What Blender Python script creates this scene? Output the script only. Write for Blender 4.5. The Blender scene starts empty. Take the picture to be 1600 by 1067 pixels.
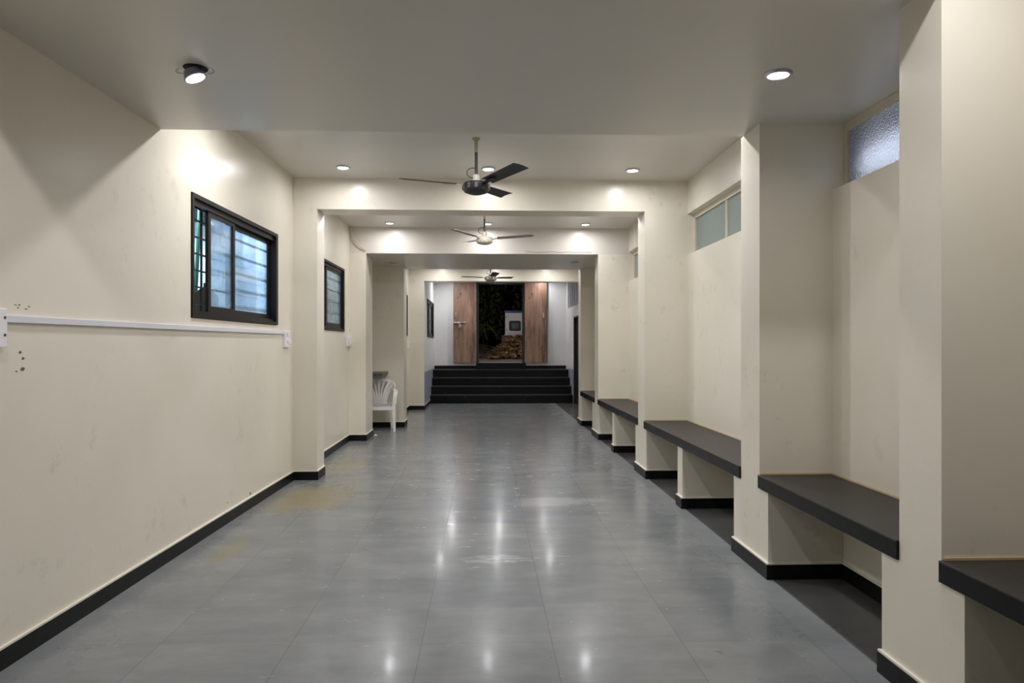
import bpy, bmesh, math, random
from mathutils import Vector, Matrix
random.seed(7)
S = bpy.context.scene
C = S.collection
PI = math.pi
D2R = math.radians

# ------------------------------------------------------------------ camera, world, exposure
cd = bpy.data.cameras.new('camera')
cam = bpy.data.objects.new('camera', cd); C.objects.link(cam)
cam.location = (0, 0, 1.4)
cam.rotation_euler = (PI / 2, 0, -math.atan(43 / 1100))
cd.sensor_width = 36; cd.lens = 36 * 1100 / 1600
cd.shift_y = 6.5 / 1600
cd.clip_start = 0.05; cd.clip_end = 200
S.camera = cam
S.view_settings.view_transform = 'Standard'
S.view_settings.look = 'None'
S.view_settings.gamma = 1.0
S.view_settings.use_curve_mapping = False
S.view_settings.exposure = 0.10
w = bpy.data.worlds.new('night'); S.world = w; w.use_nodes = True
w.node_tree.nodes['Background'].inputs[0].default_value = (0.02, 0.025, 0.04, 1)
w.node_tree.nodes['Background'].inputs[1].default_value = 0.1
S.cycles.max_bounces = 14
S.cycles.diffuse_bounces = 8
S.cycles.glossy_bounces = 6
S.cycles.transparent_max_bounces = 12
LAMP_W = 12.0          # a recessed lamp of the tall bays
LOW_W = 2.6           # a lamp of the low ceiling
LAMP_COL = (0.97, 0.955, 0.99)

# ------------------------------------------------------------------ helpers
def tag(o, label=None, cat=None, group=None, kind=None):
    if label: o['label'] = label
    if cat: o['category'] = cat
    if group: o['group'] = group
    if kind: o['kind'] = kind
    return o

def obj(name, bm, mat, parent=None, smooth=False, loc=None):
    bmesh.ops.recalc_face_normals(bm, faces=bm.faces)
    me = bpy.data.meshes.new(name); bm.to_mesh(me); bm.free()
    if smooth:
        me.polygons.foreach_set('use_smooth', [True] * len(me.polygons))
    for m in (mat if isinstance(mat, (list, tuple)) else [mat]): me.materials.append(m)
    o = bpy.data.objects.new(name, me); C.objects.link(o)
    if parent: o.parent = parent
    if loc: o.location = loc
    if smooth:
        try:
            me.set_sharp_from_angle(angle=D2R(40))
        except Exception: pass
    return o

def thing(name, label, cat, loc=(0, 0, 0), rotz=0, group=None, kind=None):
    o = bpy.data.objects.new(name, None); C.objects.link(o)
    o.location = loc; o.rotation_euler = (0, 0, rotz); o.empty_display_size = 0.1
    return tag(o, label, cat, group, kind)

def B(): return bmesh.new()

def box(bm, x0, x1, y0, y1, z0, z1, M=None, bev=0):
    co = [(x0,y0,z0),(x1,y0,z0),(x1,y1,z0),(x0,y1,z0),(x0,y0,z1),(x1,y0,z1),(x1,y1,z1),(x0,y1,z1)]
    vs = [bm.verts.new(M @ Vector(c) if M else c) for c in co]
    fs = [bm.faces.new([vs[i] for i in f]) for f in ((0,3,2,1),(4,5,6,7),(0,1,5,4),(1,2,6,5),(2,3,7,6),(3,0,4,7))]
    if bev:
        es = list({e for f in fs for e in f.edges})
        bmesh.ops.bevel(bm, geom=es, offset=bev, segments=2, affect='EDGES', profile=0.5)
    return bm

def lathe(bm, prof, seg=32, M=None, mat_index=0):
    rings = []
    for r, z in prof:
        if r < 1e-6:
            v = bm.verts.new(M @ Vector((0,0,z)) if M else (0,0,z)); rings.append([v])
        else:
            ring = []
            for i in range(seg):
                a = 2*PI*i/seg; c = Vector((r*math.cos(a), r*math.sin(a), z))
                ring.append(bm.verts.new(M @ c if M else c))
            rings.append(ring)
    for a, b in zip(rings, rings[1:]):
        for i in range(seg):
            j = (i+1) % seg
            if len(a) == 1 and len(b) == 1: continue
            if len(a) == 1: f = bm.faces.new([a[0], b[i], b[j]])
            elif len(b) == 1: f = bm.faces.new([a[i], a[j], b[0]])
            else: f = bm.faces.new([a[i], a[j], b[j], b[i]])
            f.material_index = mat_index
    return bm

def tube(bm, pts, r, seg=8, M=None):
    pts = [Vector(p) for p in pts]
    rs = r if isinstance(r, (list, tuple)) else [r]*len(pts)
    prev = None; rings = []
    for i, p in enumerate(pts):
        t = (pts[min(i+1, len(pts)-1)] - pts[max(i-1, 0)]).normalized()
        if prev is None:
            up = Vector((0,0,1)) if abs(t.z) < 0.9 else Vector((1,0,0))
            n = t.cross(up).normalized()
        else:
            n = (prev - t*prev.dot(t)).normalized()
        prev = n; b = t.cross(n)
        ring = []
        for k in range(seg):
            a = 2*PI*k/seg
            c = p + (n*math.cos(a) + b*math.sin(a))*rs[i]
            ring.append(bm.verts.new(M @ c if M else c))
        rings.append(ring)
    for a, b in zip(rings, rings[1:]):
        for k in range(seg):
            j = (k+1) % seg
            bm.faces.new([a[k], a[j], b[j], b[k]])
    bm.faces.new(rings[0][::-1]); bm.faces.new(rings[-1])
    return bm

def sweep(bm, pts, side, wdt, thk, M=None):
    """a flat strap along pts: wdt across 'side', thk across the normal"""
    pts = [Vector(p) for p in pts]; n_ = len(pts)
    sd = side if isinstance(side, list) else [Vector(side)]*n_
    wd = wdt if isinstance(wdt, list) else [wdt]*n_
    rings = []
    for i, p in enumerate(pts):
        t = (pts[min(i+1, n_-1)] - pts[max(i-1, 0)]).normalized()
        s = Vector(sd[i]); s = (s - t*s.dot(t)).normalized(); n = t.cross(s)
        ring = []
        for a, b in ((-1,-1),(1,-1),(1,1),(-1,1)):
            c = p + s*a*wd[i]/2 + n*b*thk/2
            ring.append(bm.verts.new(M @ c if M else c))
        rings.append(ring)
    for a, b in zip(rings, rings[1:]):
        for k in range(4):
            j = (k+1) % 4
            bm.faces.new([a[k], a[j], b[j], b[k]])
    bm.faces.new(rings[0][::-1]); bm.faces.new(rings[-1])
    return bm

def bez(p0, p1, p2, p3, n=10):
    p0, p1, p2, p3 = map(Vector, (p0, p1, p2, p3)); out = []
    for i in range(n+1):
        t = i/n; u = 1-t
        out.append(p0*u**3 + p1*3*u*u*t + p2*3*u*t*t + p3*t**3)
    return out

# ------------------------------------------------------------------ materials
def mat(name, col, rough=0.5, metal=0.0, spec=0.5, emit=None, es=0):
    m = bpy.data.materials.new(name); m.use_nodes = True
    b = m.node_tree.nodes['Principled BSDF']
    b.inputs['Base Color'].default_value = (*col, 1)
    b.inputs['Roughness'].default_value = rough
    b.inputs['Metallic'].default_value = metal
    b.inputs['Specular IOR Level'].default_value = spec
    if emit:
        b.inputs['Emission Color'].default_value = (*emit, 1)
        b.inputs['Emission Strength'].default_value = es
    return m

class N:
    """small node-building helper"""
    def __init__(s, m): s.m = m; s.t = m.node_tree; s.n = s.t.nodes; s.b = s.n.get('Principled BSDF')
    def new(s, typ, **kw):
        x = s.n.new(typ)
        for k, v in kw.items():
            if k.startswith('i_'): x.inputs[k[2:].replace('_', ' ')].default_value = v
            else: setattr(x, k, v)
        return x
    def l(s, a, b): s.t.links.new(a, b)
    def coord(s, scale=(1,1,1), rot=(0,0,0), loc=(0,0,0)):
        tc = s.new('ShaderNodeTexCoord'); mp = s.new('ShaderNodeMapping')
        mp.inputs['Scale'].default_value = scale; mp.inputs['Rotation'].default_value = rot; mp.inputs['Location'].default_value = loc
        s.l(tc.outputs['Object'], mp.inputs[0]); return mp.outputs[0]
    def noise(s, vec, scale, detail=4, rough=0.55):
        x = s.new('ShaderNodeTexNoise'); x.inputs['Scale'].default_value = scale; x.inputs['Detail'].default_value = detail
        x.inputs['Roughness'].default_value = rough; s.l(vec, x.inputs['Vector']); return x.outputs['Fac']
    def ramp(s, fac, stops):
        x = s.new('ShaderNodeValToRGB'); e = x.color_ramp.elements
        while len(e) > 1: e.remove(e[-1])
        e[0].position = stops[0][0]; c = stops[0][1]; e[0].color = (*c, 1) if len(c) == 3 else c
        for p, c in stops[1:]:
            k = e.new(p); k.color = (*c, 1) if len(c) == 3 else c
        s.l(fac, x.inputs[0]); return x.outputs[0]
    def mix(s, fac, a, b, mode='MIX'):
        x = s.new('ShaderNodeMix', data_type='RGBA', blend_type=mode)
        for sock, v in ((x.inputs[0], fac), (x.inputs[6], a), (x.inputs[7], b)):
            if isinstance(v, (int, float)): sock.default_value = v
            elif isinstance(v, tuple): sock.default_value = (*v, 1) if len(v) == 3 else v
            else: s.l(v, sock)
        return x.outputs[2]
    def math(s, op, a, b=None, c=None):
        x = s.new('ShaderNodeMath', operation=op)
        for i, v in enumerate((a, b, c)):
            if v is None: continue
            if isinstance(v, (int, float)): x.inputs[i].default_value = v
            else: s.l(v, x.inputs[i])
        return x.outputs[0]
    def bump(s, h, strength, dist=0.01):
        x = s.new('ShaderNodeBump'); x.inputs['Strength'].default_value = strength; x.inputs['Distance'].default_value = dist
        s.l(h, x.inputs['Height']); s.l(x.outputs[0], s.b.inputs['Normal']); return x

def G(v): return (v, v, v)

def paint(name, col, dirt, rough, spots=True, wavy=0.3, rvar=0.10):
    m = mat(name, col, rough); n = N(m)
    v = n.coord()
    big = n.noise(v, 0.9, 5)
    c = n.mix(n.ramp(big, [(0.35, G(0)), (0.75, G(1))]), col, dirt)
    if spots:
        sp = n.noise(v, 7.0, 6, 0.7); zone = n.noise(v, 1.3, 2)
        k = n.math('MULTIPLY', n.ramp(sp, [(0.56, G(0)), (0.70, G(1))]), n.ramp(zone, [(0.47, G(0)), (0.62, G(1))]))
        c = n.mix(n.math('MULTIPLY', k, 0.34), c, (0.36, 0.33, 0.26))
    n.l(c, n.b.inputs['Base Color'])
    r = n.noise(n.coord((1, 1, 0.35)), 3.0, 4)
    n.l(n.math('MULTIPLY_ADD', r, rvar, rough-rvar/2), n.b.inputs['Roughness'])
    h = n.noise(n.coord((1, 1, 0.3)), 26.0, 3); h2 = n.noise(v, 3.0, 2)
    n.bump(n.math('ADD', n.math('MULTIPLY', h, 0.035), n.math('MULTIPLY', h2, wavy)), 0.35, 0.012)
    return m

M = {}
M['cream'] = paint('cream_enamel', (0.79, 0.747, 0.642), (0.73, 0.682, 0.565), 0.30)
M['ceil'] = paint('ceiling_enamel', (0.68, 0.645, 0.59), (0.66, 0.625, 0.565), 0.33, False, 0.0, 0.06)
M['white_wall'] = paint('white_enamel', (0.78, 0.78, 0.77), (0.72, 0.72, 0.71), 0.36, False)
M['dado'] = paint('blue_grey_dado', (0.38, 0.41, 0.47), (0.34, 0.36, 0.42), 0.3, False)
M['capline'] = mat('paint_line', (0.80, 0.76, 0.66), 0.5)
M['frame_cream'] = mat('cream_frame', (0.66, 0.60, 0.47), 0.5)
M['black_alu'] = mat('dark_aluminium', (0.008, 0.007, 0.007), 0.42, 0.0, 0.3)
M['black_sash'] = mat('brown_aluminium', (0.014, 0.011, 0.010), 0.45, 0.0, 0.3)
M['black'] = mat('black_paint', (0.012, 0.012, 0.013), 0.4)
M['void'] = mat('dark_gap', (0.004, 0.004, 0.004), 0.8)
M['sealant'] = mat('yellowed_sealant', (0.55, 0.43, 0.24), 0.7)
M['pvc'] = mat('white_pvc', (0.72, 0.72, 0.77), 0.35)
M['switch_white'] = mat('switch_plastic', (0.85, 0.84, 0.86), 0.3)
M['chrome'] = mat('steel', (0.62, 0.62, 0.62), 0.3, 1.0)
M['bezel'] = mat('lamp_bezel', (0.55, 0.55, 0.58), 0.3, 0.6)
M['lamp_on'] = mat('lit_diffuser', (0.9, 0.9, 0.9), 0.4, emit=(1, 0.98, 0.97), es=14)
M['lamp_off'] = mat('unlit_diffuser', (0.30, 0.30, 0.29), 0.4)
M['lamp_body'] = mat('lamp_body', (0.30, 0.30, 0.36), 0.4, 0.5)
M['plastic'] = mat('chair_plastic', (0.86, 0.86, 0.85), 0.4)
M['paper'] = mat('paper', (0.85, 0.85, 0.83), 0.8)
M['grey_stone'] = mat('grey_stone', (0.12, 0.115, 0.10), 0.5)
M['hole'] = mat('chipped_hole', (0.16, 0.12, 0.07), 0.9)
M['crack'] = mat('crack_line', (0.20, 0.17, 0.14), 0.9)
M['green_pipe'] = mat('green_pipe', (0.012, 0.06, 0.045), 0.4)
M['alley'] = mat('pale_blue_wall', (0.62, 0.76, 0.84), 0.8)
M['roof_sheet'] = mat('roof_sheet', (0.10, 0.10, 0.11), 0.6)
M['jerry'] = mat('brown_plastic', (0.10, 0.06, 0.03), 0.4)
M['box_white'] = mat('box_white', (0.70, 0.70, 0.74), 0.45)
M['box_blue'] = mat('box_blue', (0.03, 0.05, 0.30), 0.5)
M['display'] = mat('meter_display', (0.11, 0.13, 0.13), 0.25)
M['soil'] = mat('dusty_ground', (0.20, 0.17, 0.145), 0.95)
M['ledge'] = mat('brick_ledge', (0.15, 0.09, 0.07), 0.9)
M['alley_floor'] = mat('alley_floor', (0.2, 0.2, 0.2), 0.9)
M['wire'] = mat('wire', (0.06, 0.055, 0.05), 0.5)
M['cream_wire'] = mat('cream_wire', (0.66, 0.60, 0.45), 0.5)

# kota stone floor
m = mat('grey_stone_floor', (0.2, 0.2, 0.2), 0.2); n = N(m)
tc = n.new('ShaderNodeTexCoord'); sx = n.new('ShaderNodeSeparateXYZ'); n.l(tc.outputs['Object'], sx.inputs[0])
cx = n.math('DIVIDE', n.math('ADD', sx.outputs[0], 0.295), 0.6135)
col = n.math('FLOOR', cx)
wn0 = n.new('ShaderNodeTexWhiteNoise', noise_dimensions='1D'); n.l(col, wn0.inputs['W'])
cy = n.math('DIVIDE', n.math('ADD', n.math('SUBTRACT', sx.outputs[1], 3.33), n.math('MULTIPLY', n.math('SUBTRACT', wn0.outputs[0], 0.5), 0.1)), 0.447)
row = n.math('FLOOR', cy)
def joint(cc, size, wd):
    f = n.math('FRACT', cc); d = n.math('MINIMUM', f, n.math('SUBTRACT', 1.0, f))
    return n.math('LESS_THAN', n.math('MULTIPLY', d, size), wd)
jx = joint(cx, 0.6135, 0.0018); jy = joint(cy, 0.447, 0.0012)
cmb = n.new('ShaderNodeCombineXYZ'); n.l(col, cmb.inputs[0]); n.l(row, cmb.inputs[1])
wn = n.new('ShaderNodeTexWhiteNoise', noise_dimensions='2D'); n.l(cmb.outputs[0], wn.inputs['Vector'])
v = n.coord(); vs = n.coord((1.0, 1.9, 1))
cl = n.noise(vs, 2.2, 7, 0.62)
base = n.ramp(cl, [(0.30, (0.142, 0.154, 0.160)), (0.52, (0.174, 0.186, 0.190)), (0.75, (0.218, 0.228, 0.230))])
tone = n.mix(wn.outputs[0], (0.90, 0.91, 0.92), (1.06, 1.05, 1.02))
base = n.mix(1.0, base, tone, 'MULTIPLY')
# ochre stains by the first left pier, chalky dust along both sides
def blob(x, y, rx, ry, ns=3.0, lo=0.35, hi=1.0):
    dx = n.math('DIVIDE', n.math('SUBTRACT', sx.outputs[0], x), rx); dy = n.math('DIVIDE', n.math('SUBTRACT', sx.outputs[1], y), ry)
    d = n.math('SQRT', n.math('ADD', n.math('MULTIPLY', dx, dx), n.math('MULTIPLY', dy, dy)))
    d = n.math('ADD', d, n.math('MULTIPLY', n.math('SUBTRACT', n.noise(v, ns, 5, 0.65), 0.5), 1.5))
    return n.ramp(d, [(lo, G(1)), (hi, G(0))])
st = n.math('MULTIPLY', blob(-1.6, 6.55, 0.5, 0.75), 0.75)
base = n.mix(st, base, (0.23, 0.185, 0.085))
st2 = n.math('MULTIPLY', blob(-1.62, 8.3, 0.35, 0.7), 0.45)
base = n.mix(st2, base, (0.23, 0.185, 0.085))
st3 = n.math('MULTIPLY', blob(-1.75, 4.9, 0.12, 0.5), 0.5)
base = n.mix(st3, base, (0.22, 0.18, 0.08))
edge = n.math('ABSOLUTE', n.math('ADD', sx.outputs[0], 0.2))
edge = n.math('ADD', edge, n.math('MULTIPLY', n.math('SUBTRACT', n.noise(v, 2.5, 5, 0.7), 0.5), 0.8))
edk = n.ramp(n.math('MULTIPLY', edge, 0.4), [(0.62, G(0)), (0.84, G(1))])
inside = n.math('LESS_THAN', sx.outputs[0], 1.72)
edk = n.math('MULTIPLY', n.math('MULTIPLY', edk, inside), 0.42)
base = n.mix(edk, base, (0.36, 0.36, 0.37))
base = n.mix(n.math('MULTIPLY', n.math('SUBTRACT', 1.0, inside), 0.75), base, (0.075, 0.070, 0.066))  # floor colour darkened under the benches, painting in the shade there
# pale scuff marks
sc = n.noise(n.coord((1.2, 5.0, 1), loc=(3, 1, 0)), 1.6, 6, 0.6)
scz = n.noise(n.coord(loc=(5, 2, 0)), 0.55, 2)
sck = n.math('MULTIPLY', n.math('MULTIPLY', n.ramp(sc, [(0.66, G(0)), (0.76, G(1))]), n.ramp(scz, [(0.54, G(0)), (0.66, G(1))])), 0.22)
base = n.mix(sck, base, (0.40, 0.40, 0.38))
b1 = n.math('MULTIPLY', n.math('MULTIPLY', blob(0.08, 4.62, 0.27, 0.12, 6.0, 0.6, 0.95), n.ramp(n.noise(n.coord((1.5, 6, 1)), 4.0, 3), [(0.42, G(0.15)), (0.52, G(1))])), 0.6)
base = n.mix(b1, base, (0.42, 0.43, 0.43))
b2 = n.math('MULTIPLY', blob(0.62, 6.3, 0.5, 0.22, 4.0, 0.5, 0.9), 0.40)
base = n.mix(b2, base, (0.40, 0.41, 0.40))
dk = n.noise(n.coord(loc=(9, 4, 0)), 9.0, 3, 0.5)
base = n.mix(n.math('MULTIPLY', n.ramp(dk, [(0.72, G(0)), (0.76, G(1))]), 0.5), base, (0.08, 0.08, 0.08))
base = n.mix(n.math('MULTIPLY', jx, 0.55), base, (0.06, 0.06, 0.06))
base = n.mix(n.math('MULTIPLY', jy, 0.40), base, (0.07, 0.07, 0.07))
n.l(base, n.b.inputs['Base Color'])
rr = n.noise(vs, 5.0, 5)
ro = n.math('ADD', n.math('MULTIPLY_ADD', rr, 0.20, 0.14), n.math('MULTIPLY', n.math('ADD', n.math('ADD', edk, sck), n.math('MULTIPLY', st, 0.4)), 0.35))
n.l(ro, n.b.inputs['Roughness'])
hh = n.noise(n.coord((1, 2.2, 1)), 9.0, 4, 0.5)
n.bump(n.math('SUBTRACT', n.math('MULTIPLY', hh, 0.35), n.math('MULTIPLY', jx, 0.25)), 0.10, 0.006)
n.b.inputs['Specular IOR Level'].default_value = 0.34; n.b.inputs['Coat Weight'].default_value = 0.13; n.b.inputs['Coat Roughness'].default_value = 0.10
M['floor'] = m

# black granite of benches, skirting, steps
def granite(name, col, col2, rough):
    m = mat(name, col, rough); n = N(m); v = n.coord()
    k = n.noise(v, 60, 3); d = n.noise(n.coord((1, 4, 1)), 3.0, 6, 0.65)
    c = n.mix(n.ramp(k, [(0.45, G(0)), (0.7, G(0.5))]), col, col2)
    c = n.mix(n.math('MULTIPLY', n.ramp(d, [(0.45, G(0)), (0.8, G(1))]), 0.5), c, col2)
    n.l(c, n.b.inputs['Base Color'])
    n.l(n.math('MULTIPLY_ADD', d, 0.10, rough-0.04), n.b.inputs['Roughness']); n.b.inputs['Specular IOR Level'].default_value = 0.2
    return m
M['granite'] = granite('black_granite', (0.006, 0.006, 0.007), (0.011, 0.011, 0.012), 0.25)
M['bench_top'] = granite('worn_stone', (0.028, 0.025, 0.023), (0.060, 0.053, 0.047), 0.40)
M['skirt'] = granite('skirting_granite', (0.006, 0.006, 0.006), (0.014, 0.013, 0.013), 0.35)
M['tread'] = granite('tread_stone', (0.03, 0.03, 0.032), (0.06, 0.06, 0.062), 0.28)

# oak laminate
m = mat('oak_laminate', (0.3, 0.18, 0.12), 0.42); n = N(m)
tc = n.new('ShaderNodeTexCoord'); sx = n.new('ShaderNodeSeparateXYZ'); n.l(tc.outputs['Object'], sx.inputs[0])
pl = n.math('FLOOR', n.math('DIVIDE', n.math('ADD', sx.outputs[0], 10.0), 0.205))
wn = n.new('ShaderNodeTexWhiteNoise', noise_dimensions='1D'); n.l(pl, wn.inputs['W'])
gr = n.noise(n.coord((5, 5, 0.8)), 2.0, 7, 0.6); lg = n.noise(n.coord((2, 2, 0.6), loc=(2, 0, 5)), 1.6, 4)
c = n.ramp(gr, [(0.30, (0.12, 0.07, 0.05)), (0.48, (0.255, 0.152, 0.105)), (0.70, (0.37, 0.235, 0.17))])
c = n.mix(n.math('MULTIPLY', n.ramp(lg, [(0.50, G(0)), (0.68, G(1))]), 0.6), c, (0.22, 0.155, 0.13))
c = n.mix(1.0, c, n.mix(wn.outputs[0], (0.85, 0.85, 0.85), (1.12, 1.08, 1.02)), 'MULTIPLY')
kn = n.noise(n.coord((2.2, 2.2, 1.0), rot=(0, 0.5, 0), loc=(7, 0, 1)), 3.2, 5, 0.7)
c = n.mix(n.math('MULTIPLY', n.ramp(kn, [(0.61, G(0)), (0.67, G(1))]), 0.75), c, (0.05, 0.028, 0.02))
fr = n.math('FRACT', n.math('DIVIDE', n.math('ADD', sx.outputs[0], 10.0), 0.205))
c = n.mix(n.math('MULTIPLY', n.math('LESS_THAN', fr, 0.02), 0.4), c, (0.06, 0.03, 0.02))
n.l(c, n.b.inputs['Base Color'])
M['oak'] = m

# fan finishes
def rusty(name, col, rust, amt, rough, metal=0.0):
    m = mat(name, col, rough, metal); n = N(m); k = n.noise(n.coord(), 18, 5, 0.7)
    n.l(n.mix(n.math('MULTIPLY', n.ramp(k, [(0.52, G(0)), (0.66, G(1))]), amt), col, rust), n.b.inputs['Base Color']); return m
M['fan_black'] = rusty('fan_black', (0.016, 0.015, 0.017), (0.06, 0.045, 0.035), 0.5, 0.4)
M['fan_white'] = rusty('fan_worn_white', (0.62, 0.58, 0.52), (0.22, 0.13, 0.07), 0.8, 0.5)
M['canopy'] = rusty('fan_canopy', (0.36, 0.30, 0.21), (0.14, 0.09, 0.05), 0.8, 0.5)
M['fan_beige'] = rusty('fan_beige', (0.36, 0.32, 0.29), (0.22, 0.16, 0.11), 0.3, 0.45)
M['fan_cream'] = rusty('fan_cream', (0.55, 0.51, 0.44), (0.3, 0.22, 0.14), 0.3, 0.4)
M['fan_dark'] = rusty('fan_dark_brown', (0.035, 0.026, 0.022), (0.06, 0.05, 0.04), 0.5, 0.4)
M['fan_silver'] = rusty('fan_silver', (0.50, 0.44, 0.40), (0.25, 0.18, 0.14), 0.4, 0.3, 0.7)

# glass
def glass(name, tint, dust, kd, kg, rough):
    m = bpy.data.materials.new(name); m.use_nodes = True; t = m.node_tree; t.nodes.clear(); n = N(m)
    tr = n.new('ShaderNodeBsdfTransparent'); tr.inputs[0].default_value = (*tint, 1)
    gl = n.new('ShaderNodeBsdfGlossy'); gl.inputs['Roughness'].default_value = rough
    df = n.new('ShaderNodeBsdfTranslucent'); df.inputs[0].default_value = (*dust, 1)
    k = n.noise(n.coord((1, 1, 0.5)), 3.0, 6, 0.6)
    m1 = n.new('ShaderNodeMixShader'); n.l(n.math('MULTIPLY', n.ramp(k, [(0.3, G(0.5)), (0.7, G(1.4))]), kd), m1.inputs[0]); n.l(tr.outputs[0], m1.inputs[1]); n.l(df.outputs[0], m1.inputs[2])
    fr = n.new('ShaderNodeFresnel'); fr.inputs[0].default_value = 1.45
    m2 = n.new('ShaderNodeMixShader'); n.l(n.math('MULTIPLY', fr.outputs[0], kg), m2.inputs[0]); n.l(m1.outputs[0], m2.inputs[1]); n.l(gl.outputs[0], m2.inputs[2])
    o = n.new('ShaderNodeOutputMaterial'); n.l(m2.outputs[0], o.inputs[0]); return m
M['glass'] = glass('dusty_pane', (0.86, 0.93, 0.98), (0.66, 0.80, 0.95), 0.30, 0.7, 0.05)
M['glass_grey'] = glass('grey_pane', (0.6, 0.65, 0.66), (0.5, 0.54, 0.54), 0.5, 0.8, 0.05)
def pebbled(name, col):
    m = mat(name, col, 0.14, spec=0.6); n = N(m)
    vo = n.new('ShaderNodeTexVoronoi'); vo.inputs['Scale'].default_value = 95; n.l(n.coord(), vo.inputs['Vector'])
    k = n.noise(n.coord(), 45, 3); bp = n.bump(n.math('ADD', vo.outputs['Distance'], k), 1.0, 0.012)
    tl = n.new('ShaderNodeBsdfTranslucent'); tl.inputs[0].default_value = (0.55, 0.6, 0.72, 1); n.l(bp.outputs[0], tl.inputs['Normal'])
    mx = n.new('ShaderNodeMixShader'); mx.inputs[0].default_value = 0.6; n.l(n.b.outputs[0], mx.inputs[1]); n.l(tl.outputs[0], mx.inputs[2])
    n.l(mx.outputs[0], n.n['Material Output'].inputs[0]); return m
M['pebbled'] = pebbled('pebbled_glass_lit', (0.06, 0.065, 0.07))
M['clear'] = glass('clear_back', (0.95, 0.97, 1.0), (0.5, 0.5, 0.5), 0.0, 0.3, 0.05)
def frosted(name, col, rough, bs):
    m = mat(name, col, rough, spec=0.6); n = N(m)
    vo = n.new('ShaderNodeTexVoronoi'); vo.inputs['Scale'].default_value = 120; n.l(n.coord(), vo.inputs['Vector'])
    k = n.noise(n.coord(), 45, 3)
    n.bump(n.math('ADD', vo.outputs['Distance'], k), bs, 0.004)
    return m
M['frost_dark'] = frosted('pebbled_glass_dark', (0.075, 0.085, 0.09), 0.16, 0.55)
M['frost_green'] = frosted('pebbled_glass_green', (0.24, 0.30, 0.285), 0.35, 0.4)
M['frost_grey'] = frosted('pebbled_glass_grey', (0.27, 0.30, 0.32), 0.35, 0.4)

def leafmat(name, a, b):
    m = mat(name, a, 0.6); n = N(m); k = n.noise(n.coord(), 9.0, 3)
    n.l(n.ramp(k, [(0.35, a), (0.65, b)]), n.b.inputs['Base Color']); return m
M['shrub'] = leafmat('shrub_leaf', (0.06, 0.09, 0.03), (0.14, 0.17, 0.07))
M['frond'] = leafmat('frond_leaf', (0.06, 0.12, 0.03), (0.14, 0.2, 0.06))
M['dry'] = leafmat('dry_leaf', (0.05, 0.028, 0.014), (0.46, 0.29, 0.12))
M['twig'] = mat('twig', (0.05, 0.035, 0.025), 0.8)

# ------------------------------------------------------------------ dimensions read from the photograph
ZL, ZH = 2.775, 3.15                # low and high ceilings
ZB1, ZB2, ZB3 = 2.825, 2.765, 2.815 # undersides of beams
XR, XN = 1.70, 2.16                 # right: pier faces, niche back wall
def xl(y): return -2.09 + 0.0229*(y-3.124)    # first left wall runs slightly askew

def struct(name, bm, m, parent=None, label=None, smooth=False):
    o = obj(name, bm, m, parent, smooth)
    if not parent: tag(o, label, kind='structure')
    return o

# floor
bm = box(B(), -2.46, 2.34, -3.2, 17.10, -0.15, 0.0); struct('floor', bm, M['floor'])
# ceilings
bm = B()
box(bm, -2.45, 2.32, -3.2, 2.5, ZH, ZH+0.2)
box(bm, -2.45, 2.32, 4.56, 10.47, ZH, ZH+0.2)
box(bm, -2.45, 2.32, 12.6, 18.9, ZH, ZH+0.2)
box(bm, -2.45, 2.32, 2.5, 4.56, ZL, ZH+0.2)
box(bm, -2.45, XN, 10.47, 12.6, ZB2, ZH+0.2)
struct('ceiling', bm, M['ceil'])
# cross beams
for y0, y1, z in ((7.42, 7.74, ZB1), (15.47, 15.8, ZB3)):
    bm = box(B(), -1.996 if y0 < 10 else -1.32, XN, y0, y1, z, ZH); struct('beam', bm, M['cream'])
# rough edge of plaster: the face of the far low slab carries a crack
cr = B(); px = 0.62; pz = 2.805; pts = []
while px < 1.62:
    pts.append((px, 10.468, pz)); px += 0.03 + random.random()*0.03; pz += (random.random()-0.48)*0.016
    pz = min(max(pz, 2.79), 2.835)
tube(cr, pts, 0.0028, 4)
struct('trim_1', cr, M['crack'], label='thin crack along the lower edge of the far low beam')

# left wall, windows cut in
WT = 0.2
def wall_seg(bm, y0, y1, xf, hole=None, z1=ZH):
    """wall with its room face on x = xf(y), thickness outward"""
    def blk(a, b, za, zb):
        co = []
        for z in (za, zb):
            for (yy, dx) in ((a, 0), (b, 0), (b, -WT), (a, -WT)):
                co.append(bm.verts.new((xf(yy)+dx, yy, z)))
        for f in ((0,1,2,3),(7,6,5,4),(0,4,5,1),(1,5,6,2),(2,6,7,3),(3,7,4,0)):
            bm.faces.new([co[i] for i in f])
    if not hole: blk(y0, y1, 0, z1); return
    a, b, za, zb = hole
    blk(y0, a, 0, z1); blk(b, y1, 0, z1); blk(a, b, 0, za); blk(a, b, zb, z1)
H1 = (4.994, 6.892, 1.595, 2.478); H2 = (8.16, 10.063, 1.595, 2.485)
H3 = (13.22, 15.14, 1.60, 2.485); H4 = (16.25, 18.25, 1.595, 2.49)
bm = B()
wall_seg(bm, -3.0, 7.42, xl, H1)
wall_seg(bm, 7.42, 11.06, lambda y: -1.99, H2)
wall_seg(bm, 10.9, 12.36, lambda y: -2.25)
box(bm, -2.25, -2.19, 10.9, 11.06, 0, ZB2)
struct('wall_left', bm, M['cream'])
bm = B(); wall_seg(bm, 12.6, 15.5, lambda y: -1.65, H3); struct('wall_left_far', bm, M['cream'])
bm = B(); wall_seg(bm, 15.5, 18.6, lambda y: -1.32, H4); struct('wall_left_stairs', bm, M['white_wall'])
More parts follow.
